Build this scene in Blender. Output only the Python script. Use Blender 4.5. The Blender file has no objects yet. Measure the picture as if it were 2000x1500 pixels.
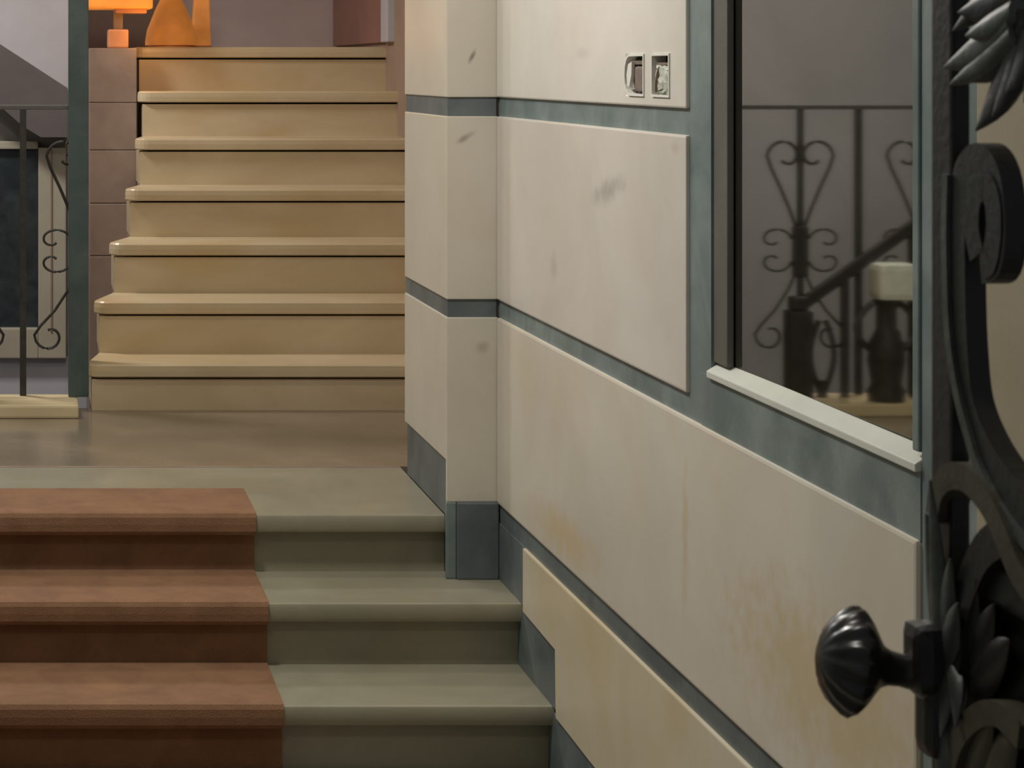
import bpy, bmesh, math, random
from mathutils import Vector, Matrix
random.seed(4)
S = bpy.context.scene
COL = S.collection

# ------------------------------------------------------------------ camera, world, lights, exposure
EYE = 1.693                      # eye height above the entrance floor (m)
cam = bpy.data.cameras.new('camera')
co = bpy.data.objects.new('camera', cam)
COL.objects.link(co)
co.location = (0, 0, EYE)
co.rotation_euler = (math.pi / 2, 0, 0)
cam.sensor_width = 36
cam.lens = 72                    # 4000 px focal length on a 2000 px wide frame
cam.shift_x = 0.47
cam.shift_y = -0.3075
cam.clip_start = 0.05
cam.dof.use_dof = True
cam.dof.focus_distance = 5.0
cam.dof.aperture_fstop = 26
S.camera = co

w = bpy.data.worlds.new('world')
S.world = w
w.use_nodes = True
w.node_tree.nodes['Background'].inputs[0].default_value = (0.80, 0.82, 0.90, 1)
w.node_tree.nodes['Background'].inputs[1].default_value = 0.12

def area(name, loc, size, power, colr, rot=(0, 0, 0), sy=None):
    l = bpy.data.lights.new(name, 'AREA')
    l.energy = power
    l.color = colr
    l.size = size
    if sy:
        l.shape = 'RECTANGLE'
        l.size_y = sy
    o = bpy.data.objects.new(name, l)
    COL.objects.link(o)
    o.location = loc
    o.rotation_euler = rot
    return o

area('hall_lamp_light', (-0.02, 4.40, EYE + 1.30), 0.26, 40, (1.0, 0.98, 0.935))
area('entrance_fill_light', (-0.3, 2.0, EYE + 1.60), 0.3, 13, (1.0, 0.96, 0.89))  # added frontal fill from the entrance side, no known lamp
def point_light(name, loc, rad, power, colr):
    l = bpy.data.lights.new(name, 'POINT')
    l.energy = power
    l.color = colr
    l.shadow_soft_size = rad
    o = bpy.data.objects.new(name, l)
    COL.objects.link(o)
    o.location = loc
    return o
point_light('stair_fill_light', (0.35, 5.9, EYE + 1.45), 0.12, 30, (1.0, 0.93, 0.80))  # added fill that evens out the upper steps
area('back_stairwell_light', (-0.9, 7.9, EYE + 1.5), 0.5, 62, (1.0, 0.97, 0.96))

vs = S.view_settings
vs.view_transform = 'Standard'
vs.look = 'None'
vs.exposure = 0.0
vs.gamma = 1.0
vs.use_curve_mapping = False

# ------------------------------------------------------------------ materials
def lin(c):
    r = []
    for v in c[:3]:
        v /= 255
        r.append(v / 12.92 if v <= .04045 else ((v + .055) / 1.055) ** 2.4)
    return tuple(r) + (1,)

def stone(name, c1, c2, scale=3.0, rough=.35, bump=.05, vein=None, vein_amt=.35, stains=(), fine=120, spec=.5,
          stretch=(1, 1, 1), metallic=0.0, coat=0.0):
    m = bpy.data.materials.new(name)
    m.use_nodes = True
    nt = m.node_tree
    N, L = nt.nodes, nt.links
    bs = N['Principled BSDF']
    tc = N.new('ShaderNodeTexCoord')
    mp = N.new('ShaderNodeMapping')
    mp.inputs['Scale'].default_value = stretch
    L.new(tc.outputs['Object'], mp.inputs['Vector'])
    n1 = N.new('ShaderNodeTexNoise')
    n1.inputs['Scale'].default_value = scale
    n1.inputs['Detail'].default_value = 7
    n1.inputs['Roughness'].default_value = .6
    n1.inputs['Distortion'].default_value = .6
    L.new(mp.outputs[0], n1.inputs['Vector'])
    r = N.new('ShaderNodeValToRGB')
    r.color_ramp.elements[0].position = .33
    r.color_ramp.elements[0].color = lin(c1)
    r.color_ramp.elements[1].position = .68
    r.color_ramp.elements[1].color = lin(c2)
    L.new(n1.outputs['Fac'], r.inputs[0])
    out = r.outputs[0]
    def mix(fac, a, colr):
        x = N.new('ShaderNodeMix')
        x.data_type = 'RGBA'
        L.new(fac, x.inputs[0])
        L.new(a, x.inputs[6])
        x.inputs[7].default_value = lin(colr)
        return x.outputs[2]
    if vein:
        n2 = N.new('ShaderNodeTexNoise')
        n2.inputs['Scale'].default_value = scale * .8
        n2.inputs['Detail'].default_value = 4
        n2.inputs['Distortion'].default_value = 1.2
        mp2 = N.new('ShaderNodeMapping')
        mp2.inputs['Location'].default_value = (3.1, 7.7, 1.9)
        mp2.inputs['Scale'].default_value = stretch
        L.new(tc.outputs['Object'], mp2.inputs['Vector'])
        L.new(mp2.outputs[0], n2.inputs['Vector'])
        mr = N.new('ShaderNodeMapRange')
        mr.inputs[1].default_value = .5
        mr.inputs[2].default_value = .75
        mr.inputs[4].default_value = vein_amt
        L.new(n2.outputs['Fac'], mr.inputs[0])
        out = mix(mr.outputs[0], out, vein)
    for (c, rad, rot, colr, amt) in stains:
        mp3 = N.new('ShaderNodeMapping')
        mp3.vector_type = 'TEXTURE'
        mp3.inputs['Location'].default_value = c
        mp3.inputs['Rotation'].default_value = rot
        mp3.inputs['Scale'].default_value = rad
        L.new(tc.outputs['Object'], mp3.inputs['Vector'])
        ln = N.new('ShaderNodeVectorMath')
        ln.operation = 'LENGTH'
        L.new(mp3.outputs[0], ln.inputs[0])
        nn = N.new('ShaderNodeTexNoise')
        nn.inputs['Scale'].default_value = 26
        nn.inputs['Detail'].default_value = 4
        L.new(tc.outputs['Object'], nn.inputs['Vector'])
        ad = N.new('ShaderNodeMath')
        ad.operation = 'ADD'
        L.new(ln.outputs['Value'], ad.inputs[0])
        L.new(nn.outputs['Fac'], ad.inputs[1])
        mr = N.new('ShaderNodeMapRange')
        mr.interpolation_type = 'SMOOTHSTEP'
        mr.inputs[1].default_value = 1.35
        mr.inputs[2].default_value = .55
        mr.inputs[3].default_value = 0
        mr.inputs[4].default_value = amt
        L.new(ad.outputs[0], mr.inputs[0])
        out = mix(mr.outputs[0], out, colr)
    L.new(out, bs.inputs['Base Color'])
    bs.inputs['Roughness'].default_value = rough
    bs.inputs['Specular IOR Level'].default_value = spec
    bs.inputs['Metallic'].default_value = metallic
    bs.inputs['Coat Weight'].default_value = coat
    if bump:
        n3 = N.new('ShaderNodeTexNoise')
        n3.inputs['Scale'].default_value = fine
        n3.inputs['Detail'].default_value = 3
        L.new(tc.outputs['Object'], n3.inputs['Vector'])
        b = N.new('ShaderNodeBump')
        b.inputs['Strength'].default_value = bump
        b.inputs['Distance'].default_value = .01
        L.new(n3.outputs['Fac'], b.inputs['Height'])
        L.new(b.outputs[0], bs.inputs['Normal'])
    return m

def glow(name, colr, strength):
    m = bpy.data.materials.new(name)
    m.use_nodes = True
    nt = m.node_tree
    bs = nt.nodes['Principled BSDF']
    tc = nt.nodes.new('ShaderNodeTexCoord')
    n1 = nt.nodes.new('ShaderNodeTexNoise')
    n1.inputs['Scale'].default_value = 9
    r = nt.nodes.new('ShaderNodeValToRGB')
    r.color_ramp.elements[0].position = .35
    r.color_ramp.elements[1].position = .7
    r.color_ramp.elements[0].color = lin([v * .88 for v in colr])
    r.color_ramp.elements[1].color = lin(colr)
    nt.links.new(tc.outputs['Object'], n1.inputs['Vector'])
    nt.links.new(n1.outputs['Fac'], r.inputs[0])
    nt.links.new(r.outputs[0], bs.inputs['Base Color'])
    nt.links.new(r.outputs[0], bs.inputs['Emission Color'])
    bs.inputs['Emission Strength'].default_value = strength
    bs.inputs['Roughness'].default_value = .6
    return m

CREAM1, CREAM2 = (205, 196, 184), (218, 210, 199)
M = {}
M['cream'] = stone('cream_marble', CREAM1, CREAM2, 2.2, .38, .02, (196, 176, 150), .35)
M['cream_b'] = stone('cream_marble_scuffed', CREAM1, CREAM2, 2.2, .38, .02, (205, 188, 165), .3,
    stains=[((1.246, 4.42, EYE - .262), (.2, .21, .045), (math.radians(-12), 0, 0), (150, 142, 132), .55),
            ((1.246, 3.96, EYE - .15), (.2, .05, .02), (0, 0, 0), (190, 165, 150), .5),
            ((1.246, 4.88, EYE - .47), (.2, .06, .05), (0, 0, 0), (180, 168, 150), .5)])
M['cream_a'] = stone('cream_marble_clean', (212, 205, 193), (226, 220, 210), 2.2, .38, .02, (214, 204, 190), .3,
    stains=[((1.246, 4.62, EYE + .035), (.2, .1, .02), (0, 0, 0), (190, 186, 176), .4)])
M['cream_d'] = stone('cream_marble_ochre', (198, 184, 152), (212, 202, 180), 2.0, .4, .02, (202, 178, 130), .5)
M['cream_c'] = stone('cream_marble_streaked', (203, 195, 179), (217, 209, 194), 1.8, .38, .02, (206, 186, 150), .4,
    stains=[((1.246, 4.78, EYE - 1.09), (.2, .45, .09), (0, 0, 0), (206, 178, 124), .6),
            ((1.246, 3.20, EYE - .98), (.3, .75, .24), (0, 0, 0), (200, 178, 132), .7),
            ((1.246, 3.90, EYE - .90), (.2, .035, .24), (0, 0, 0), (196, 174, 136), .5)])
M['slate'] = stone('green_slate', (102, 117, 114), (138, 150, 146), 5, .42, .04, (92, 100, 104), .6)
M['slate_dark'] = stone('dark_slate', (84, 92, 94), (112, 119, 118), 5, .42, .04, (72, 80, 84), .6)
M['post'] = stone('green_marble_post', (62, 80, 76), (86, 98, 94), 6, .4, .03, (70, 76, 76), .6)
M['sill'] = stone('pale_sill_marble', (206, 208, 196), (222, 222, 210), 4, .3, .02)
M['step'] = stone('yellow_marble', (184, 162, 126), (202, 183, 150), 2.6, .34, .03, (186, 156, 100), .6, stretch=(.6, 1, 1.6))
M['step_edge'] = M['step']
M['tread'] = stone('grey_green_marble', (132, 127, 108), (152, 147, 127), 3, .3, .03, (150, 138, 112), .4)
M['landing'] = stone('polished_brown_floor', (122, 108, 90), (140, 126, 106), 3, .16, .015, (116, 108, 92), .4, spec=.6)
M['carpet'] = stone('red_brown_carpet', (130, 97, 72), (146, 110, 82), 9, .8, .5, (124, 88, 68), .4, fine=420, spec=.2)
M['brown'] = stone('brown_marble', (136, 114, 98), (150, 127, 110), 6, .5, .05, (122, 98, 84), .6)
M['brownwall'] = stone('brown_wall_paint', (148, 124, 106), (160, 136, 118), 3, .6, .05)
M['mauve'] = stone('mauve_wall_paint', (184, 164, 157), (196, 176, 168), 2, .7, .05)
M['reddoor'] = stone('red_brown_door_paint', (140, 98, 84), (154, 110, 94), 2, .5, .03)
M['white'] = stone('white_plaster', (176, 172, 173), (194, 189, 190), 2, .8, .04)
M['grey'] = stone('grey_wall_paint', (146, 142, 138), (158, 154, 150), 2, .8, .04)
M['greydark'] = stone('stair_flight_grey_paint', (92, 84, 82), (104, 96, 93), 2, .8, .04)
M['lilac'] = stone('lilac_grey_paint', (180, 177, 180), (190, 187, 190), 2, .7, .04)
M['frame'] = stone('beige_window_paint', (164, 154, 134), (178, 168, 148), 3, .5, .03)
M['pane'] = stone('dark_window_glass', (36, 42, 44), (54, 62, 62), 9, .22, 0, (72, 80, 80), .35)
M['kerb'] = stone('beige_kerb_marble', (196, 176, 134), (210, 192, 154), 3, .35, .03)
M['iron'] = stone('black_railing_iron', (44, 42, 38), (60, 57, 52), 20, .5, .08, spec=.4)
M['railgrey'] = stone('grey_rail_iron', (84, 80, 76), (96, 92, 88), 20, .5, .05)
M['door'] = stone('dark_bronze_iron', (30, 29, 26), (42, 41, 37), 14, .45, .1, (50, 52, 47), .4, spec=.6)
M['leaf'] = stone('grey_green_patina', (66, 70, 64), (96, 100, 92), 18, .45, .1, (50, 52, 46), .6, spec=.6)
M['olive'] = stone('olive_patina', (70, 66, 52), (92, 86, 70), 14, .5, .1, (50, 46, 38), .5)
M['knob'] = stone('polished_dark_bronze', (36, 35, 32), (50, 49, 44), 12, .3, .01, spec=.6, metallic=.0, coat=.1)
M['boxin'] = stone('dusty_brown_box_plastic', (112, 96, 86), (134, 118, 106), 14, .8, .1)
M['boxdark'] = stone('dark_box_cavity', (58, 50, 46), (70, 62, 56), 14, .8, .1)
M['plaster'] = stone('pale_crumbled_plaster', (178, 178, 164), (206, 206, 194), 30, .8, .5, (146, 150, 132), .6, fine=60)
M['bezel'] = stone('white_bezel_plastic', (222, 218, 208), (232, 228, 220), 6, .5, .02)
M['soil'] = stone('grey_fill', (120, 116, 108), (130, 126, 118), 3, .8, .02)
M['ceiling'] = stone('ceiling_paint', (168, 164, 156), (176, 172, 164), 2, .8, .02)
M['entrance'] = stone('entrance_floor_stone', (120, 112, 98), (138, 130, 114), 3, .4, .03)
M['frost'] = stone('frosted_pale_glass', (214, 218, 196), (238, 240, 226), 12, .35, .1, (196, 204, 166), .5)
M['orange'] = glow('orange_reflection', (205, 128, 56), .42)  # emissive orange in place of a reflection in the door glass
M['orange2'] = glow('orange_reflection_bright', (222, 134, 48), .7)  # brighter emissive orange, also a glass reflection stand-in
M['amber'] = stone('amber_reflection_tint', (178, 120, 78), (196, 136, 92), 8, .45, .04)  # warm tone for the smaller parts of the reflection shapes
mm = stone('aged_mirror_silver', (178, 178, 170), (186, 185, 177), 1.2, .03, 0, metallic=1.0)
M['mirror'] = mm
M['dull'] = stone('dull_beige_marble', (160, 148, 124), (174, 163, 140), 3, .5, .03)
M['dullframe'] = stone('dull_brown_frame', (92, 90, 82), (106, 103, 94), 6, .5, .05)

# ------------------------------------------------------------------ mesh helpers (z is measured from eye height)
class MB:
    def __init__(s):
        s.bm = bmesh.new()
    def box(s, x0, x1, y0, y1, z0, z1, bev=0.0):
        vs_ = [s.bm.verts.new((x, y, z)) for x in (x0, x1) for y in (y0, y1) for z in (z0, z1)]
        fs = [(0, 1, 3, 2), (4, 6, 7, 5), (0, 4, 5, 1), (2, 3, 7, 6), (0, 2, 6, 4), (1, 5, 7, 3)]
        ff = [s.bm.faces.new([vs_[i] for i in f]) for f in fs]
        if bev:
            ed = list({e for f in ff for e in f.edges})
            bmesh.ops.bevel(s.bm, geom=ed, offset=bev, segments=2, affect='EDGES', profile=.6)
        return s
    def prism(s, poly, axis, a0, a1, bev=0.0):
        """poly in the two other axes (cyclic order kept), extruded along axis from a0 to a1"""
        def P(p, a):
            if axis == 'x': return (a, p[0], p[1])
            if axis == 'y': return (p[0], a, p[1])
            return (p[0], p[1], a)
        A = [s.bm.verts.new(P(p, a0)) for p in poly]
        B = [s.bm.verts.new(P(p, a1)) for p in poly]
        n = len(poly)
        ff = [s.bm.faces.new(A), s.bm.faces.new(B[::-1])]
        for i in range(n):
            j = (i + 1) % n
            ff.append(s.bm.faces.new((A[j], A[i], B[i], B[j])))
        if bev:
            bmesh.ops.bevel(s.bm, geom=list({e for f in ff for e in f.edges}), offset=bev, segments=2, affect='EDGES', profile=.6)
        return s
    def cells(s, ys, zs, holes, x0, x1):
        """slab in the y-z plane built of cells, leaving holes"""
        V = {}
        def v(i, j, k):
            if (i, j, k) not in V:
                V[(i, j, k)] = s.bm.verts.new(((x0, x1)[k], ys[i], zs[j]))
            return V[(i, j, k)]
        ny, nz = len(ys) - 1, len(zs) - 1
        solid = lambda i, j: 0 <= i < ny and 0 <= j < nz and (i, j) not in holes
        for i in range(ny):
            for j in range(nz):
                if not solid(i, j): continue
                s.bm.faces.new((v(i, j, 0), v(i, j + 1, 0), v(i + 1, j + 1, 0), v(i + 1, j, 0)))
                s.bm.faces.new((v(i, j, 1), v(i + 1, j, 1), v(i + 1, j + 1, 1), v(i, j + 1, 1)))
                if not solid(i - 1, j): s.bm.faces.new((v(i, j, 0), v(i, j, 1), v(i, j + 1, 1), v(i, j + 1, 0)))
                if not solid(i + 1, j): s.bm.faces.new((v(i + 1, j, 0), v(i + 1, j + 1, 0), v(i + 1, j + 1, 1), v(i + 1, j, 1)))
                if not solid(i, j - 1): s.bm.faces.new((v(i, j, 0), v(i + 1, j, 0), v(i + 1, j, 1), v(i, j, 1)))
                if not solid(i, j + 1): s.bm.faces.new((v(i, j + 1, 0), v(i, j + 1, 1), v(i + 1, j + 1, 1), v(i + 1, j + 1, 0)))
        return s
    def sweep(s, pts, rad, n=8, flat=None, up=(1, 0, 0)):
        """tube along pts; rad one number or one per point; flat=(a,b) for a flat bar: a across 'up', b along 'up'"""
        pts = [Vector(p) for p in pts]
        up = Vector(up)
        rings = []
        for i, p in enumerate(pts):
            t = (pts[min(i + 1, len(pts) - 1)] - pts[max(i - 1, 0)]).normalized()
            a = t.cross(up)
            if a.length < 1e-4: a = t.cross(Vector((0, 1, .01)))
            a.normalize()
            b = a.cross(t).normalized()
            r = rad[i] if isinstance(rad, (list, tuple)) else rad
            ring = []
            if flat:
                q = [(-1, -1), (1, -1), (1, 1), (-1, 1)]
                for (e, f) in q:
                    ring.append(s.bm.verts.new(p + a * e * flat[0] * r + b * f * flat[1] * r))
            else:
                for k in range(n):
                    th = 2 * math.pi * k / n
                    ring.append(s.bm.verts.new(p + a * math.cos(th) * r + b * math.sin(th) * r))
            rings.append(ring)
        for q, w_ in zip(rings, rings[1:]):
            m = len(q)
            for k in range(m):
                l = (k + 1) % m
                s.bm.faces.new((q[k], q[l], w_[l], w_[k]))
        s.bm.faces.new(rings[0][::-1])
        s.bm.faces.new(rings[-1])
        return s
    def lathe(s, prof, origin, axis='z', n=24, mod=None):
        """prof: list of (radius, distance along axis)"""
        rings = []
        for r, h in prof:
            ring = []
            for k in range(n):
                th = 2 * math.pi * k / n
                rr = max(r, 1e-4) * (mod(th, h) if mod else 1)
                c, d = rr * math.cos(th), rr * math.sin(th)
                o = {'z': (c, d, h), 'x': (h, c, d), 'y': (c, h, d)}[axis]
                ring.append(s.bm.verts.new(Vector(origin) + Vector(o)))
            rings.append(ring)
        for q, w_ in zip(rings, rings[1:]):
            for k in range(n):
                l = (k + 1) % n
                s.bm.faces.new((q[k], q[l], w_[l], w_[k]))
        s.bm.faces.new(rings[0][::-1])
        s.bm.faces.new(rings[-1])
        return s
    def build(s, name, mat, parent=None, smooth=False, bevel=0.0):
        base = Vector((0, 0, 0))
        p = parent
        while p is not None:
            base += p.location
            p = p.parent
        bmesh.ops.translate(s.bm, verts=s.bm.verts, vec=Vector((0, 0, EYE)) - base)
        bmesh.ops.recalc_face_normals(s.bm, faces=s.bm.faces)
        me = bpy.data.meshes.new(name)
        s.bm.to_mesh(me)
        s.bm.free()
        me.materials.append(M[mat] if isinstance(mat, str) else mat)
        if smooth:
            for f in me.polygons: f.use_smooth = True
            me.set_sharp_from_angle(angle=math.radians(40))
        o = bpy.data.objects.new(name, me)
        COL.objects.link(o)
        if parent: o.parent = parent
        if bevel:
            b = o.modifiers.new('bevel', 'BEVEL')
            b.width = bevel
            b.segments = 2
            b.limit_method = 'ANGLE'
        return o

def thing(name, label, cat, loc, group=None):
    o = bpy.data.objects.new(name, None)
    COL.objects.link(o)
    o.location = (loc[0], loc[1], loc[2] + EYE)
    o.empty_display_size = .1
    tag(o, label, cat, group)
    return o
def tag(o, label, cat, group=None):
    o['label'] = label
    o['category'] = cat
    if group: o['group'] = group
    return o
def struct(o):
    o['kind'] = 'structure'
    return o
def box(name, mat, parent, *a, bev=0.0):
    return MB().box(*a, bev=bev).build(name, mat, parent)

# ------------------------------------------------------------------ key dimensions (metres, z from eye height)
W = 1.246                       # face of the right wall
BACK = 1.285                    # masonry behind the slabs
YP0, YP1, XP = 5.477, 6.09, 1.112          # pilaster
Z0, Z1, Z2, Z3 = -1.2, -1.363, -1.528, -EYE
Y0, Y1, Y2 = 5.51, 5.22, 4.91              # nosings of the lower steps
XR = 1.54                       # right wall of the upper flight
TK = [7.19 + .28 * k for k in range(7)]
TZ = [-1.037 + .1887 * k for k in range(7)]
XL = [.195, .232, .298, .372, .425, .450, .450]

# ------------------------------------------------------------------ room shell
struct(box('floor', 'entrance', None, -1.6, 1.6, -1.0, 4.95, Z3 - .1, Z3))
fl = struct(box('floor', 'landing', None, -2.4, 1.6, 6.185, 7.25, Z0 - .12, Z0))
struct(box('ceiling', 'ceiling', None, -2.4, 1.7, 1.0, 7.0, 1.75, 1.85))
struct(box('wall_left', 'slate', None, -1.45, -1.25, 1.0, 5.6, Z3, 1.75))
struct(box('wall_far_left', 'grey', None, -2.5, -2.4, 5.6, 9.7, -3.2, 2.6))

wall = struct(box('wall_right', 'soil', None, BACK, 1.6, 1.0, YP0, Z3, 1.75))
# upper slab with the two cut-outs for the electrical boxes
MB().cells([3.896, 3.994, 4.102, 4.160, 4.289, YP0 - .002], [-.0753, -.0525, .028, 1.75], {(1, 1), (3, 1)}, W, BACK).build('marble_panel', 'cream_a', wall, bevel=.004)
box('marble_panel', 'cream_b', wall, W, BACK, 3.896, YP0 - .002, -.616, -.126, bev=.005)
box('marble_panel', 'cream_c', wall, W, BACK, 2.884, YP0 - .002, -1.16, -.664, bev=.006)
MB().prism([(5.19, -1.213), (2.884, -1.213), (2.884, Z3 + .15), (4.57, Z3 + .15), (4.57, -1.543), (4.865, -1.543), (4.865, -1.376), (5.19, -1.376)],
           'x', W, BACK, .004).build('marble_panel', 'cream_d', wall)
box('marble_panel', 'dull', wall, W, BACK, 1.0, 2.700, Z3 + .15, 1.75, bev=.005)
B = W + .008
box('slate_band', 'slate', wall, B, BACK, 3.894, YP0, -.126, -.0753)
box('slate_band', 'slate', wall, B, BACK, 3.822, YP0, -.664, -.616)
box('slate_band', 'slate_dark', wall, B, BACK, 2.884, YP0, -1.213, -1.16)
box('slate_strip', 'slate', wall, B, BACK, 3.775, 3.894, -.616, 1.75)
box('slate_strip', 'slate', wall, B, BACK, 2.700, 2.882, Z3 + .15, 1.75)
box('slate_slab', 'slate', wall, B - .002, BACK, 2.882, 3.820, -.664, -.566)
# stepped slate skirting along the lower steps
sk = W + .005
MB().prism([(YP0, -1.213), (5.19, -1.213), (5.19, Z1), (YP0, Z1)], 'x', sk, BACK).build('skirting', 'slate_dark', wall)
MB().prism([(Y1 + .04, -1.376), (4.865, -1.376), (4.865, Z2), (Y1 + .04, Z2)], 'x', sk, BACK).build('skirting', 'slate_dark', wall)
MB().prism([(Y2 + .04, -1.543), (4.57, -1.543), (4.57, Z3), (Y2 + .04, Z3)], 'x', sk, BACK).build('skirting', 'slate_dark', wall)
box('skirting', 'slate_dark', wall, sk, BACK, 1.0, 4.57, Z3, Z3 + .15)

# pilaster at the head of the lower steps
pl = thing('pilaster', 'cream marble pilaster with grey slate bands and dark plinth beside the landing', 'pillar', (1.3, 5.8, Z1))
def rel(x, y, z): return (x - 1.3, y - 5.8, z - Z1)
pst = stone('cream_marble_pilaster', (203, 194, 177), (214, 206, 190), 2.0, .38, .02, (196, 178, 150), .35,
    stains=[(rel(1.18, YP0, .032), (.011, .2, .038), (0, math.radians(28), 0), (112, 104, 96), .8),
            (rel(1.16, YP0, -.185), (.05, .2, .014), (0, math.radians(-32), 0), (140, 126, 112), .7),
            (rel(1.205, YP0, -.745), (.028, .2, .03), (0, 0, 0), (158, 142, 126), .5)])
c = .012
box('core', 'soil', pl, XP + c, 1.6, YP0 + c, YP1, Z1, 1.75)
for (a, b) in ((-.0753, 1.75), (-.616, -.126), (-1.158, -.664)):
    box('marble_panel', pst, pl, XP, W + .004, YP0, YP0 + c, a, b, bev=.003)
for (a, b) in ((-.0753, 1.75), (-.616, -.126)):
    box('marble_panel', pst, pl, XP, XP + c, YP0 + c, YP1, a, b, bev=.003)
box('marble_panel', pst, pl, XP, XP + c, YP0 + c, YP1, -1.047, -.664, bev=.003)
for (a, b) in ((-.126, -.0753), (-.664, -.616)):
    box('slate_band', 'slate_dark', pl, XP + .004, W, YP0 + .005, YP0 + c, a, b)
    box('slate_band', 'slate_dark', pl, XP + .004, XP + c, YP0 + c, YP1, a, b)
box('skirting', 'slate_dark', pl, XP + .004, XP + c, YP0 + .012, YP1 - .02, Z0, -1.047, bev=.002)
box('plinth', 'slate_dark', pl, XP + .026, W + .004, YP0 - .012, YP0 + .012, Z1, -1.158, bev=.004)
box('plinth_edge', 'slate', pl, XP - .002, XP + .026, YP0 - .004, YP0 + .012, Z1, -1.158, bev=.004)

# walls round the upper flight
wr = struct(box('wall_stair_right', 'brownwall', None, XR, XR + .15, YP1, 10.7, -2.2, 3.2))
box('door_panel', 'reddoor', wr, XR - .02, XR + .01, 8.86, 10.3, .115, 2.2, bev=.004)
box('door_casing', 'white', wr, XR - .03, XR + .01, 8.68, 8.84, .115, 2.2, bev=.006)
struct(box('wall_upper_back', 'mauve', None, .27, XR, 10.32, 10.45, -2.2, 3.2))
struct(box('ceiling', 'ceiling', None, -2.4, 1.7, 7.0, 10.7, 2.9, 3.0))

wb = struct(box('wall_back', 'grey', None, -2.4, .27, 9.62, 9.75, -3.2, 2.9))
box('plaster_panel', 'white', wb, -.46, .268, 9.60, 9.63, -.16, 2.9)
box('plaster_panel', 'grey', wb, -.46, .268, 9.60, 9.63, -.40, -.16)
box('baseboard', 'lilac', wb, -.50, .268, 9.585, 9.63, -2.0, -1.345)
struct(box('floor', 'soil', None, -2.4, .27, 7.26, 9.7, -3.2, -3.1))

# dark glazed opening on the back wall
wi = struct(MB().box(.035, .165, 9.52, 9.60, -1.345, -.365, .006).build('window_1', 'frame', None))
box('window_rail', 'frame', wi, -.46, .035, 9.52, 9.60, -1.345, -1.205, bev=.006)
box('window_rail', 'frame', wi, -.46, .035, 9.52, 9.60, -.372, -.335, bev=.006)
box('window_stile', 'frame', wi, -.56, -.46, 9.52, 9.60, -1.345, -.365, bev=.006)
box('window_moulding', 'brown', wi, .092, .100, 9.512, 9.53, -1.22, -.372, bev=.002)
box('pane', 'pane', wi, -.46, .035, 9.56, 9.58, -1.205, -.372)

# sloping underside of the flight behind the railing
def fx(u, Y): return (u - 60) * Y / 4000
def fz(v, Y): return -(v - 135) * Y / 4000
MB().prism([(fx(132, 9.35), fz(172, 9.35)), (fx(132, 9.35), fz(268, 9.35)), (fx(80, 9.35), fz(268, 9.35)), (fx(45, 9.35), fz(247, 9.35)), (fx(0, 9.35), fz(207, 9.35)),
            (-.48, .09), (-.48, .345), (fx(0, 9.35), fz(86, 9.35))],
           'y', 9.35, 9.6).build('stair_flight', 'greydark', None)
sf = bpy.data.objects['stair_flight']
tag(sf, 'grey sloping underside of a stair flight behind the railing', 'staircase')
pr = sf

# ------------------------------------------------------------------ lower steps
ls = thing('staircase', 'wide grey-green marble steps in the foreground up to the landing', 'staircase', (0, 5.3, Z3))
def nosed(x0, x1, yn, yb, zt, th=.048):
    """tread slab with rounded nosing"""
    prof = [(yb, zt), (yb, zt - th), (yn + .012, zt - th)]
    for k in range(7):
        a = -math.pi / 2 - k * math.pi / 6
        sx, sz = math.cos(a), math.sin(a)
        sx = math.copysign(abs(sx) ** .6, sx); sz = math.copysign(abs(sz) ** .6, sz)
        prof.append((yn + .011 + .011 * sx, zt - th / 2 + (th / 2) * sz))
    prof.append((yn + .012, zt))
    return MB().prism(prof, 'x', x0, x1)
nosed(-1.25, XP + .002, Y0, 6.18, Z0).build('tread', 'tread', ls, smooth=True)
nosed(-1.25, W + .01, Y1, Y0 + .08, Z1).build('tread', 'tread', ls, smooth=True)
nosed(-1.25, W + .01, Y2, Y1 + .08, Z2).build('tread', 'tread', ls, smooth=True)
box('riser', 'tread', ls, -1.25, XP + .01, Y0 + .048, 6.18, Z1, Z0 - .048)
box('riser', 'tread', ls, -1.25, W + .01, Y1 + .040, Y0 + .08, Z2, Z1 - .048)
box('riser', 'tread', ls, -1.25, W + .01, Y2 + .040, Y1 + .08, Z3, Z2 - .048)

box('joint_strip', 'brown', ls, -1.25, XP + .002, 6.172, 6.186, Z0 - .02, Z0 + .0012)

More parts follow.
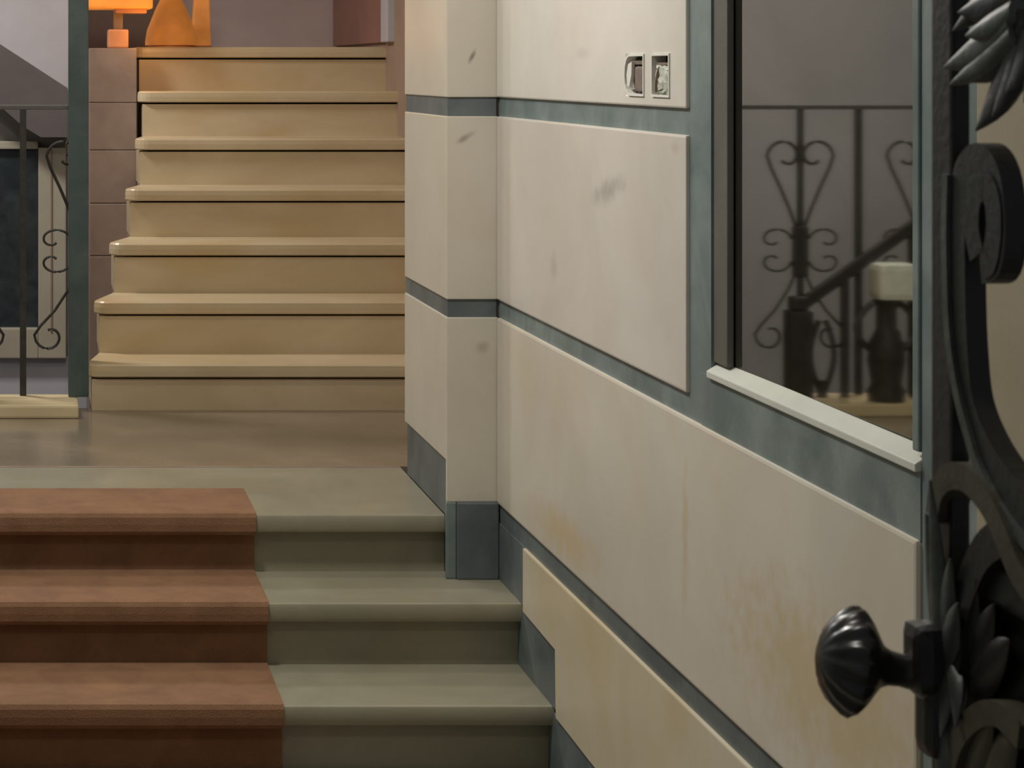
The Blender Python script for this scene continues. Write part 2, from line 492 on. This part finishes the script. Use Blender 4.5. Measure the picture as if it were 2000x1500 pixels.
# carpet runner over the lower steps
def runner():
    th = .007
    path = [(5.83, Z0), (Y0 + .03, Z0)]
    def nose(y, z, yr):
        q = []
        for k in range(7):
            a = math.pi / 2 + k * math.pi / 6
            sx, sz = math.cos(a), math.sin(a)
            sx = math.copysign(abs(sx) ** .6, sx); sz = math.copysign(abs(sz) ** .6, sz)
            q.append((y + .013 + .015 * sx, z - .024 + .025 * sz))
        q.append((yr, z - .050))
        return q
    path += nose(Y0, Z0, Y0 + .047) + [(Y0 + .047, Z1), (Y1 + .03, Z1)]
    path += nose(Y1, Z1, Y1 + .039) + [(Y1 + .039, Z2), (Y2 + .03, Z2)]
    path += nose(Y2, Z2, Y2 + .039) + [(Y2 + .039, Z3 + .001), (3.4, Z3 + .001)]
    P = [Vector((0, a, b)) for a, b in path]
    outer = []
    for i, p in enumerate(P):
        t0 = (P[i] - P[i - 1]).normalized() if i else (P[1] - P[0]).normalized()
        t1 = (P[i + 1] - P[i]).normalized() if i < len(P) - 1 else t0
        n0 = Vector((0, t0.z, -t0.y)); n1 = Vector((0, t1.z, -t1.y))
        n = (n0 + n1)
        if n.length < .3: n = n1
        n.normalize()
        k = 1 / max(.55, n.dot(n1))
        outer.append(p + n * th * k)
    m = MB()
    for x0, x1 in ((-.606, .606),):
        A = [[m.bm.verts.new((x, q.y, q.z)) for x in (x0, x1)] for q in P]
        Bq = [[m.bm.verts.new((x, q.y, q.z)) for x in (x0, x1)] for q in outer]
        for i in range(len(P) - 1):
            m.bm.faces.new((Bq[i][0], Bq[i][1], Bq[i + 1][1], Bq[i + 1][0]))
            m.bm.faces.new((A[i][0], A[i + 1][0], A[i + 1][1], A[i][1]))
            for k in (0, 1):
                m.bm.faces.new((A[i][k], Bq[i][k], Bq[i + 1][k], A[i + 1][k]))
        for i in (0, len(P) - 1):
            m.bm.faces.new((A[i][0], A[i][1], Bq[i][1], Bq[i][0]))
    return m
cr = runner().build('carpet_runner', 'carpet', None)
tag(cr, 'red-brown carpet runner laid down the middle of the lower steps', 'carpet')

# ------------------------------------------------------------------ upper flight
us = thing('staircase', 'narrower yellow marble flight rising from the back of the landing', 'staircase', (.9, 8.0, Z0))
for k in range(7):
    yn, zt, xl = TK[k], TZ[k], XL[k]
    last = k == 6
    yb = 10.32 if last else TK[k + 1] + .06
    xb = XL[k] if last else XL[k + 1] + .02
    th, r = .046, .019
    m = MB()
    # plan outline with a rounded front left corner; three levels make the round nosing
    def plan(d):
        q = [(XR, yn + d)]
        cx, cy, R = xl + .05, yn + .05, .05 - d
        for i in range(6):
            a = -math.pi / 2 - i * math.pi / 10
            q.append((cx + R * math.cos(a), cy + R * math.sin(a)))
        q += [(xb + d if not last else xl + d, yb), (XR, yb)]
        return q
    lv = [(.004, zt - th), (.0005, zt - th + .004), (0, zt - th / 2), (.0015, zt - .006), (.007, zt)]
    rings = [[m.bm.verts.new((p[0], p[1], z)) for p in plan(d)] for d, z in lv]
    n = len(rings[0])
    m.bm.faces.new(rings[0]); m.bm.faces.new(rings[-1][::-1])
    for A, Bq in zip(rings, rings[1:]):
        for i in range(n):
            j = (i + 1) % n
            m.bm.faces.new((A[j], A[i], Bq[i], Bq[j]))
    m.build('tread', 'step', us)
    zb = Z0 if k == 0 else TZ[k - 1]
    box('riser', 'step', us, xl + .02, XR, yn + .018, yn + .34 if not last else 10.32, zb if k else Z0, zt - th - .008)
    if k > 0:       # body of the step down to the ground
        box('step_body', 'brown', us, xl + .022, XR, yn + .05, yn + .30 if not last else 10.3, Z0 - .9, zb)

# kerb, post, and a brown block standing in for a dark glass reflection
kb = box('kerb', 'kerb', None, -2.38, .165, 7.03, 7.28, Z0, Z0 + .045, bev=.008)
tag(kb, 'beige marble kerb carrying the iron railing left of the upper flight', 'kerb')
gp = MB().box(.133, .204, 7.21, 7.30, Z0 + .045, 2.9, .004).build('post', 'post', None)
tag(gp, 'tall dark green marble post at the left edge of the upper flight', 'post')
reflection_block = thing('reflection_block', 'brown block in place of a dark glass reflection, left of the upper flight', 'pillar', (.35, 8.88, Z0 - .9))
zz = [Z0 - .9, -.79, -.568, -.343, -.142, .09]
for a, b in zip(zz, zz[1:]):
    box('block_course', 'brown', reflection_block, .248, .448, 8.66, 9.1, a + .0015, b - .0015, bev=.003)
box('block_core', 'brown', reflection_block, .252, .444, 8.665, 9.09, zz[0], .088)

# glowing orange shapes standing in for door-glass reflections at the stair head
lt = thing('reflection_glow', 'orange glowing cone in place of a glass reflection, at the top of the flight', 'lamp', (.63, 9.2, TZ[6]))
MB().lathe([(.116, .012), (.116, .03), (.108, .08), (.072, .17), (.05, .215), (.02, .23)], (.63, 9.2, TZ[6]), 'z', 24).build('glow_body', 'orange', lt, smooth=True)
MB().lathe([(.105, 0), (.105, .012), (.02, .013)], (.63, 9.2, TZ[6]), 'z', 24).build('base', 'amber', lt)
MB().lathe([(.02, .228), (.014, .25), (.02, .26), (.004, .275)], (.63, 9.2, TZ[6]), 'z', 12).build('finial', 'amber', lt)
l2 = thing('reflection_glow', 'tall narrow orange glowing shape in place of a glass reflection, right behind the cone', 'lamp', (.78, 9.4, TZ[6]))
MB().prism([(.735, TZ[6] + .012), (.825, TZ[6] + .012), (.815, TZ[6] + .36), (.76, TZ[6] + .36)], 'y', 9.37, 9.46, .006).build('glow_body', 'orange', l2)
MB().box(.73, .83, 9.365, 9.465, TZ[6], TZ[6] + .012, .003).build('base', 'amber', l2)
wl = thing('reflection_box', 'orange glowing box in place of a glass reflection, above the brown block', 'lamp', (.36, 8.8, .09))
MB().box(.230, .52, 8.70, 8.92, .257, .57, .01).build('glow_body', 'orange2', wl)
MB().box(.36, .495, 8.72, 8.90, .238, .259, .004).build('bottom_tray', 'amber', wl)
MB().box(.33, .418, 8.74, 8.86, .09, .170, .008).build('foot', 'amber', wl)
MB().box(.355, .395, 8.78, 8.82, .165, .242, .003).build('stem', 'brown', wl)
pt = bpy.data.lights.new('orange_fill_light', 'POINT')  # added orange fill that tints the left ends of the top steps
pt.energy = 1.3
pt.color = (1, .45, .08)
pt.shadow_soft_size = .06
po = bpy.data.objects.new('orange_fill_light', pt)
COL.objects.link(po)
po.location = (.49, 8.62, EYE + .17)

# ------------------------------------------------------------------ railing beside the flight (also seen in the mirror)
RY = 7.25
ZT, ZB = -.127, Z0 + .045
rl = thing('railing', 'black wrought iron railing with heart scrolls standing on the beige kerb', 'railing', (-.3, RY, ZB))
MB().box(-2.38, .135, RY - .014, RY + .014, ZT - .016, ZT, .003).build('top_rail', 'railgrey', rl)
def spiral(cx, cz, r0, r1, a0, a1, n=14):
    return [(cx + (r0 + (r1 - r0) * i / n) * math.cos(a0 + (a1 - a0) * i / n), RY,
             cz + (r0 + (r1 - r0) * i / n) * math.sin(a0 + (a1 - a0) * i / n)) for i in range(n + 1)]
PX = 7.2 / 4000
def heart(cx, par, sides=(-1, 1)):
    Z = lambda v: -(v - 135) * PX
    for sgn in sides:
        def X(d): return cx + sgn * d * PX
        # heart lobe: from the collar up and out, over the top, curling in
        pts = [(X(6), RY, Z(455)), (X(20), RY, Z(415)), (X(40), RY, Z(368)), (X(58), RY, Z(330)), (X(66), RY, Z(306))]
        for i in range(1, 17):
            a = i / 16 * 1.75 * math.pi
            rr = 34 * (1 - .62 * i / 16)
            pts.append((X(66 - 34 + rr * math.cos(a) - (34 - rr) * .25), RY, Z(306 - rr * math.sin(a))))
        MB().sweep(pts, .0065, 6).build('heart_scroll', 'iron', par, smooth=True)
        # the two small C scrolls at the collar
        for zc, dr in ((470, 1), (515, -1)):
            q = []
            for i in range(19):
                a = i / 18 * 1.75 * math.pi
                rr = 30 * (1 - .6 * i / 18)
                q.append((X(48 - rr * math.cos(a) + (30 - rr) * .4), RY, Z(zc - dr * (rr * .75 * math.sin(a)))))
            MB().sweep(q, .005, 6).build('scroll', 'iron', par, smooth=True)
        # the long lower scroll
        q = [(X(8), RY, Z(535)), (X(24), RY, Z(570)), (X(50), RY, Z(610)), (X(78), RY, Z(640)), (X(90), RY, Z(658))]
        for i in range(1, 15):
            a = i / 14 * 1.6 * math.pi
            rr = 30 * (1 - .6 * i / 14)
            q.append((X(90 - 30 + rr * math.cos(a)), RY, Z(660 + rr * math.sin(a))))
        MB().sweep(q, .0055, 6).build('scroll', 'iron', par, smooth=True)
    MB().box(cx - .026, cx + .026, RY - .016, RY + .016, Z(545), Z(445), .006).build('collar', 'iron', par)
bars = [(.175, 1), (-.027, 0), (-.258, 1), (-.466, 0), (-.688, 1), (-.9, 0), (-1.12, 1), (-1.34, 0)]
for bx, hh in bars:
    h = .0115 if not hh else .010
    b_ = MB().box(bx - h, bx + h, RY - h, RY + h, ZB, ZT - .016, .002).build('baluster', 'iron', rl)
    if hh: heart(bx, b_, (-1,) if bx > 0 else (-1, 1))

# short stair handrail with its newel on the kerb (seen in the mirror)
hr = thing('stair_handrail', 'black iron handrail sloping up from a square newel on the kerb, seen in the mirror', 'railing', (-.23, 7.1, ZB))
HY = 7.185
MB().box(-.265, -.185, HY - .04, HY + .04, ZB, -.85, .006).build('newel', 'iron', hr)
MB().box(-.255, -.195, HY - .03, HY + .03, -.852, -.80, .012).build('newel_cap', 'iron', hr)
sl = (.829 - .565) / .375
MB().sweep([(-.23, HY, -.835), (-.62, HY, -.835 + .39 * sl), (-1.3, HY, -.835 + 1.07 * sl)], .022, 8, flat=(.8, .9), up=(0, 1, 0)).build('handrail', 'iron', hr)
for q in (-.39, -.63, -.78, -.93, -1.08):
    MB().box(q - .012, q + .012, HY - .012, HY + .012, ZB, -.835 + (-.23 - q) * sl).build('baluster', 'iron', hr)
for q in (-.31,):
    for sgn in (-1, 1):
        pts = [(q + sgn * .008, HY, ZB + .02)] + [(q + sgn * (.012 + .03 * math.sin(i / 10 * math.pi)), HY, ZB + .03 + i * .024) for i in range(11)]
        MB().sweep(pts, .010, 6).build('scroll', 'iron', hr, smooth=True)
    MB().box(q - .014, q + .014, HY - .014, HY + .014, ZB, ZB + .06, .004).build('scroll_foot', 'iron', hr)
un = thing('urn_lamp', 'dark two-handled urn with pale frosted glass block on the kerb, seen in the mirror', 'lamp', (-.5, 7.1, ZB))
MB().lathe([(.06, 0), (.064, .03), (.05, .06), (.062, .14), (.058, .20), (.035, .25), (.034, .33), (.05, .35)], (-.50, 7.1, ZB), 'z', 16).build('urn', 'iron', un, smooth=True)
for sgn in (-1, 1):
    pts = [(-.50 + sgn * (.05 + .055 * math.sin(i / 12 * math.pi)), 7.1, ZB + .17 + i / 12 * .17) for i in range(13)]
    MB().sweep(pts, .011, 6).build('handle', 'iron', un, smooth=True)
MB().box(-.60, -.455, 7.05, 7.15, ZB + .35, ZB + .48, .025).build('glass_block', 'frost', un)

# ------------------------------------------------------------------ wall mirror
mr = thing('wall_mirror', 'tall wall mirror above a pale sill reflecting the iron railing, right wall', 'mirror', (1.276, 3.3, -.556))
th = .0095
def mxx(y): return 1.276 - th * (y - 3.3)
MB().prism([(mxx(2.884), 2.884), (mxx(3.775), 3.775), (1.286, 3.775), (1.286, 2.884)], 'z', -.58, 1.75).build('mirror_glass', 'mirror', mr)
MB().prism([(W - .001, -.568), (W - .001, -.556), (1.275, -.537), (1.275, -.568)], 'y', 2.884, 3.775, .002).build('sill', 'sill', mr)
box('frame', 'dullframe', mr, W + .012, mxx(3.74) - .001, 3.700, 3.7745, -.54, 1.75, bev=.003)
box('frame', 'slate', mr, W + .004, mxx(2.9) - .001, 2.8845, 2.905, -.54, 1.75, bev=.003)

# ------------------------------------------------------------------ open electrical boxes on the right wall
e1 = thing('electrical_box', 'open recessed wall box with rounded end and white lever, left of the pair', 'electrical box', (1.26, 4.225, -.0525), 'open electrical boxes in the marble')
def ring(y0, y1, z0, z1, t, rl_, xa, xb, mat, root):
    """bezel; rl_ is the corner radius at the far (left) end"""
    def outline(g):
        q = [(y0 - g, z0 - g), (y0 - g, z1 + g)]
        rr = rl_ + g * .5
        for i in range(5):
            a = math.pi / 2 - i / 4 * math.pi / 2
            q.append((y1 + g - rr + rr * math.cos(a), z1 + g - rr + rr * math.sin(a)))
        for i in range(5):
            a = -i / 4 * math.pi / 2
            q.append((y1 + g - rr + rr * math.cos(a), z0 - g + rr + rr * math.sin(a)))
        return q
    m = MB()
    I, O = outline(-t), outline(.003)
    R = [[m.bm.verts.new((x, p[0], p[1])) for p in Q] for x, Q in ((xb, O), (xa, O), (xa, I), (BACK - .001, I))]
    n = len(I)
    for A, Bq in zip(R, R[1:]):
        for i in range(n):
            j = (i + 1) % n
            m.bm.faces.new((A[i], A[j], Bq[j], Bq[i]))
    m.build('bezel', mat, root)
ring(4.160, 4.289, -.0525, .028, .0015, .034, W - .003, W + .002, 'bezel', e1)
box('back_box', 'boxdark', e1, 1.262, 1.284, 4.160, 4.289, -.0525, .028)
box('cover_rim', 'boxin', e1, 1.252, 1.27, 4.166, 4.262, .009, .018, bev=.002)
MB().prism([(4.281, -.012), (4.270, .010), (4.244, .016), (4.246, -.012), (4.262, -.038), (4.276, -.034)], 'x', 1.245, 1.252, .001).build('lever', 'bezel', e1)
box('switch_body', 'boxin', e1, 1.250, 1.268, 4.166, 4.242, -.046, .006, bev=.006)
e2 = thing('electrical_box', 'open square wall box with pale crumbling plaster inside, right of the pair', 'electrical box', (1.26, 4.05, -.0525), 'open electrical boxes in the marble')
ring(3.994, 4.102, -.0525, .028, .0015, .004, W - .003, W + .002, 'bezel', e2)
box('back_box', 'boxdark', e2, 1.272, 1.284, 3.994, 4.102, -.0525, .028)
m = MB()
m.box(1.249, 1.275, 4.008, 4.094, -.049, .006, .008)
bmesh.ops.subdivide_edges(m.bm, edges=m.bm.edges, cuts=2, use_grid_fill=True)
for v in m.bm.verts:
    v.co += Vector((random.uniform(-.004, .003), random.uniform(-.003, .003), random.uniform(-.004, .004)))
m.build('plaster_lump', 'plaster', e2)
MB().sweep([(1.247, 4.085, -.045), (1.2455, 4.078, -.025), (1.247, 4.074, -.008), (1.250, 4.07, .004)], .003, 6).build('wire', 'brown', e2, smooth=True)
box('loose_tab', 'boxin', e2, 1.252, 1.272, 4.000, 4.096, .007, .013, bev=.002)

# ------------------------------------------------------------------ wrought iron entrance door, open, seen edge on
DX = .615
dr = thing('entrance_door', 'open dark wrought iron entrance door with scrolls, acanthus leaves and round knob', 'door', (.63, .95, Z3))
def D(u, v, x=.622):
    Y = 4000 * x / (u - 60)
    return (x, Y, -(v - 135) * Y / 4000)
box('stile', 'door', dr, DX, .628, 1.368, 1.400, Z3 + .02, .75, bev=.003)
box('stile', 'door', dr, DX, .645, .45, .50, Z3 + .02, .75, bev=.004)
box('rail', 'door', dr, DX, .645, .50, 1.345, .68, .75, bev=.004)
box('rail', 'door', dr, DX, .645, .50, 1.345, Z3 + .02, Z3 + .10, bev=.004)
box('lower_panel', 'door', dr, .628, .640, .50, 1.346, Z3 + .10, -.325)
box('panel_rail', 'door', dr, DX + .004, .643, .50, 1.33, -.345, -.318, bev=.004)

def catmull(P, n=6):
    P = [Vector(p) for p in P]
    out = []
    for i in range(len(P) - 1):
        p0, p1, p2, p3 = P[max(i - 1, 0)], P[i], P[i + 1], P[min(i + 2, len(P) - 1)]
        for k in range(n):
            t = k / n
            out.append(.5 * ((2 * p1) + (-p0 + p2) * t + (2 * p0 - 5 * p1 + 4 * p2 - p3) * t * t + (-p0 + 3 * p1 - 3 * p2 + p3) * t ** 3))
    out.append(P[-1])
    return out
def bar(pix, half, wide, name='scroll', mat='door', x=.624, taper=None):
    P = catmull([D(u, v, x) for u, v in pix])
    rad = 1.0
    if taper:
        n = len(P) - 1
        rad = [taper[0] + (taper[1] - taper[0]) * i / n for i in range(n + 1)]
    return MB().sweep(P, rad, flat=(half, wide)).build(name, mat, dr)
# upper scroll: ring with a tail that runs down and out toward the hinge side
bar([(1925, 500), (1915, 445), (1920, 385), (1938, 360), (1955, 392), (1958, 450), (1950, 505), (1935, 515)], .010, .006, x=.620)
bar([(1935, 515), (1958, 505), (1966, 440), (1955, 350), (1928, 318), (1900, 345), (1888, 430), (1888, 560), (1892, 680), (1904, 790), (1938, 880), (1990, 960), (2060, 1040)], .013, .007, x=.622)
bar([(1862, 340), (1860, 470), (1864, 620), (1878, 740), (1902, 840), (1928, 920), (1978, 1010), (2050, 1100)], .004, .006, 'leaf_vein', 'leaf', x=.618)
# lower scrolls behind and below the knob
bar([(1848, 1010), (1856, 960), (1878, 932), (1912, 935), (1952, 980), (1982, 1040), (2016, 1120), (2076, 1200)], .009, .010, 'scroll', 'olive', x=.619)
bar([(1870, 1360), (1885, 1300), (1905, 1180), (1945, 1080), (2000, 1040)], .012, .010, 'scroll', 'door', x=.622)
bar([(1880, 1500), (1900, 1440), (1935, 1400), (1975, 1395), (2020, 1440)], .008, .010, 'scroll', 'olive', x=.619)

def lobe(m, a, b, wd, bulge=.006):
    """one finger of an acanthus leaf: a flattened tapering drop from a to b"""
    a, b = Vector(a), Vector(b)
    t = (b - a).normalized()
    side = t.cross(Vector((1, 0, 0))).normalized()
    rings = []
    N = 9
    for i in range(N):
        f = i / (N - 1)
        p = a.lerp(b, f) + side * math.sin(f * math.pi) * wd * .25
        r = wd * (.35 + .65 * math.sin(math.pi * (.15 + .6 * f))) * (1 - f ** 3) + .0008
        d = bulge * (1 - f ** 2) + .0008
        p = p + Vector((-.006 * f * f, 0, 0))
        rings.append([m.bm.verts.new(p + side * math.cos(2 * math.pi * k / 10) * r + Vector((math.sin(2 * math.pi * k / 10) * d, 0, 0))) for k in range(10)])
    for A, Bq in zip(rings, rings[1:]):
        for k in range(10):
            l = (k + 1) % 10
            m.bm.faces.new((A[k], A[l], Bq[l], Bq[k]))
    m.bm.faces.new(rings[0][::-1])
    m.bm.faces.new(rings[-1])
def acanthus(fingers, mat, x=.612):
    m = MB()
    for (u0, v0, u1, v1, wd) in fingers:
        lobe(m, D(u0, v0, x + .004), D(u1, v1, x - .002), wd)
    return m.build('acanthus_leaf', mat, dr, smooth=True)
acanthus([(1985, 40, 1862, 132, .013), (1990, 65, 1874, 165, .010), (1990, 20, 1905, 70, .011)], 'leaf')
acanthus([(1995, 60, 1905, 158, .014), (2000, 80, 1925, 255, .016), (2000, 90, 1958, 228, .013)], 'door', .615)
acanthus([(2020, 60, 1985, 182, .016), (2040, 80, 2020, 200, .016), (2010, 30, 1950, 100, .016), (1995, -20, 1890, 25, .014), (1960, -50, 1880, 60, .010)], 'door', .617)
acanthus([(1846, 1320, 1834, 938, .010), (1840, 1250, 1826, 1003, .008)], 'leaf', .610)
acanthus([(1852, 1300, 1873, 1092, .012), (1850, 1320, 1888, 1178, .013)], 'leaf', .613)
acanthus([(1838, 1250, 1856, 1440, .012), (1850, 1350, 1846, 1560, .012), (1862, 1300, 1885, 1420, .010)], 'leaf', .612)
acanthus([(1890, 1340, 1925, 1130, .014), (1905, 1330, 1960, 1180, .014), (1915, 1350, 1990, 1250, .014)], 'door', .620)
acanthus([(1890, 1560, 1960, 1395, .014), (1930, 1580, 2010, 1410, .016)], 'olive', .618)

# escutcheon and knob
KY, KZ = 1.385, -.4086
e = MB()
for (z0, z1, x0) in ((KZ - .055, KZ + .012, .600), (KZ - .012, KZ + .036, .592)):
    e.box(x0, DX + .006, KY - .020, KY + .012, z0, z1, .010)
es = e.build('escutcheon', 'door', dr)
prof = [(0, .5345), (.010, .535), (.020, .5385), (.029, .545), (.0345, .552), (.0362, .557), (.035, .561), (.029, .566), (.021, .571),
        (.0145, .5755), (.0118, .581), (.0110, .588), (.0118, .596), (.0165, .603), (.019, .610), (.019, .618)]
def flute(t, h):
    return 1 + (.05 * math.cos(14 * t) if .537 < h < .560 else 0)
kn = MB()
kn.lathe(prof, (0, 0, 0), 'x', 84, flute)
rot = Matrix.Rotation(math.radians(9), 4, 'Y') @ Matrix.Rotation(math.radians(-7), 4, 'Z')
bmesh.ops.transform(kn.bm, matrix=Matrix.Translation((.6, KY, KZ)) @ rot @ Matrix.Translation((-.6, 0, 0)), verts=kn.bm.verts)
kn.build('knob', 'knob', es, smooth=True)
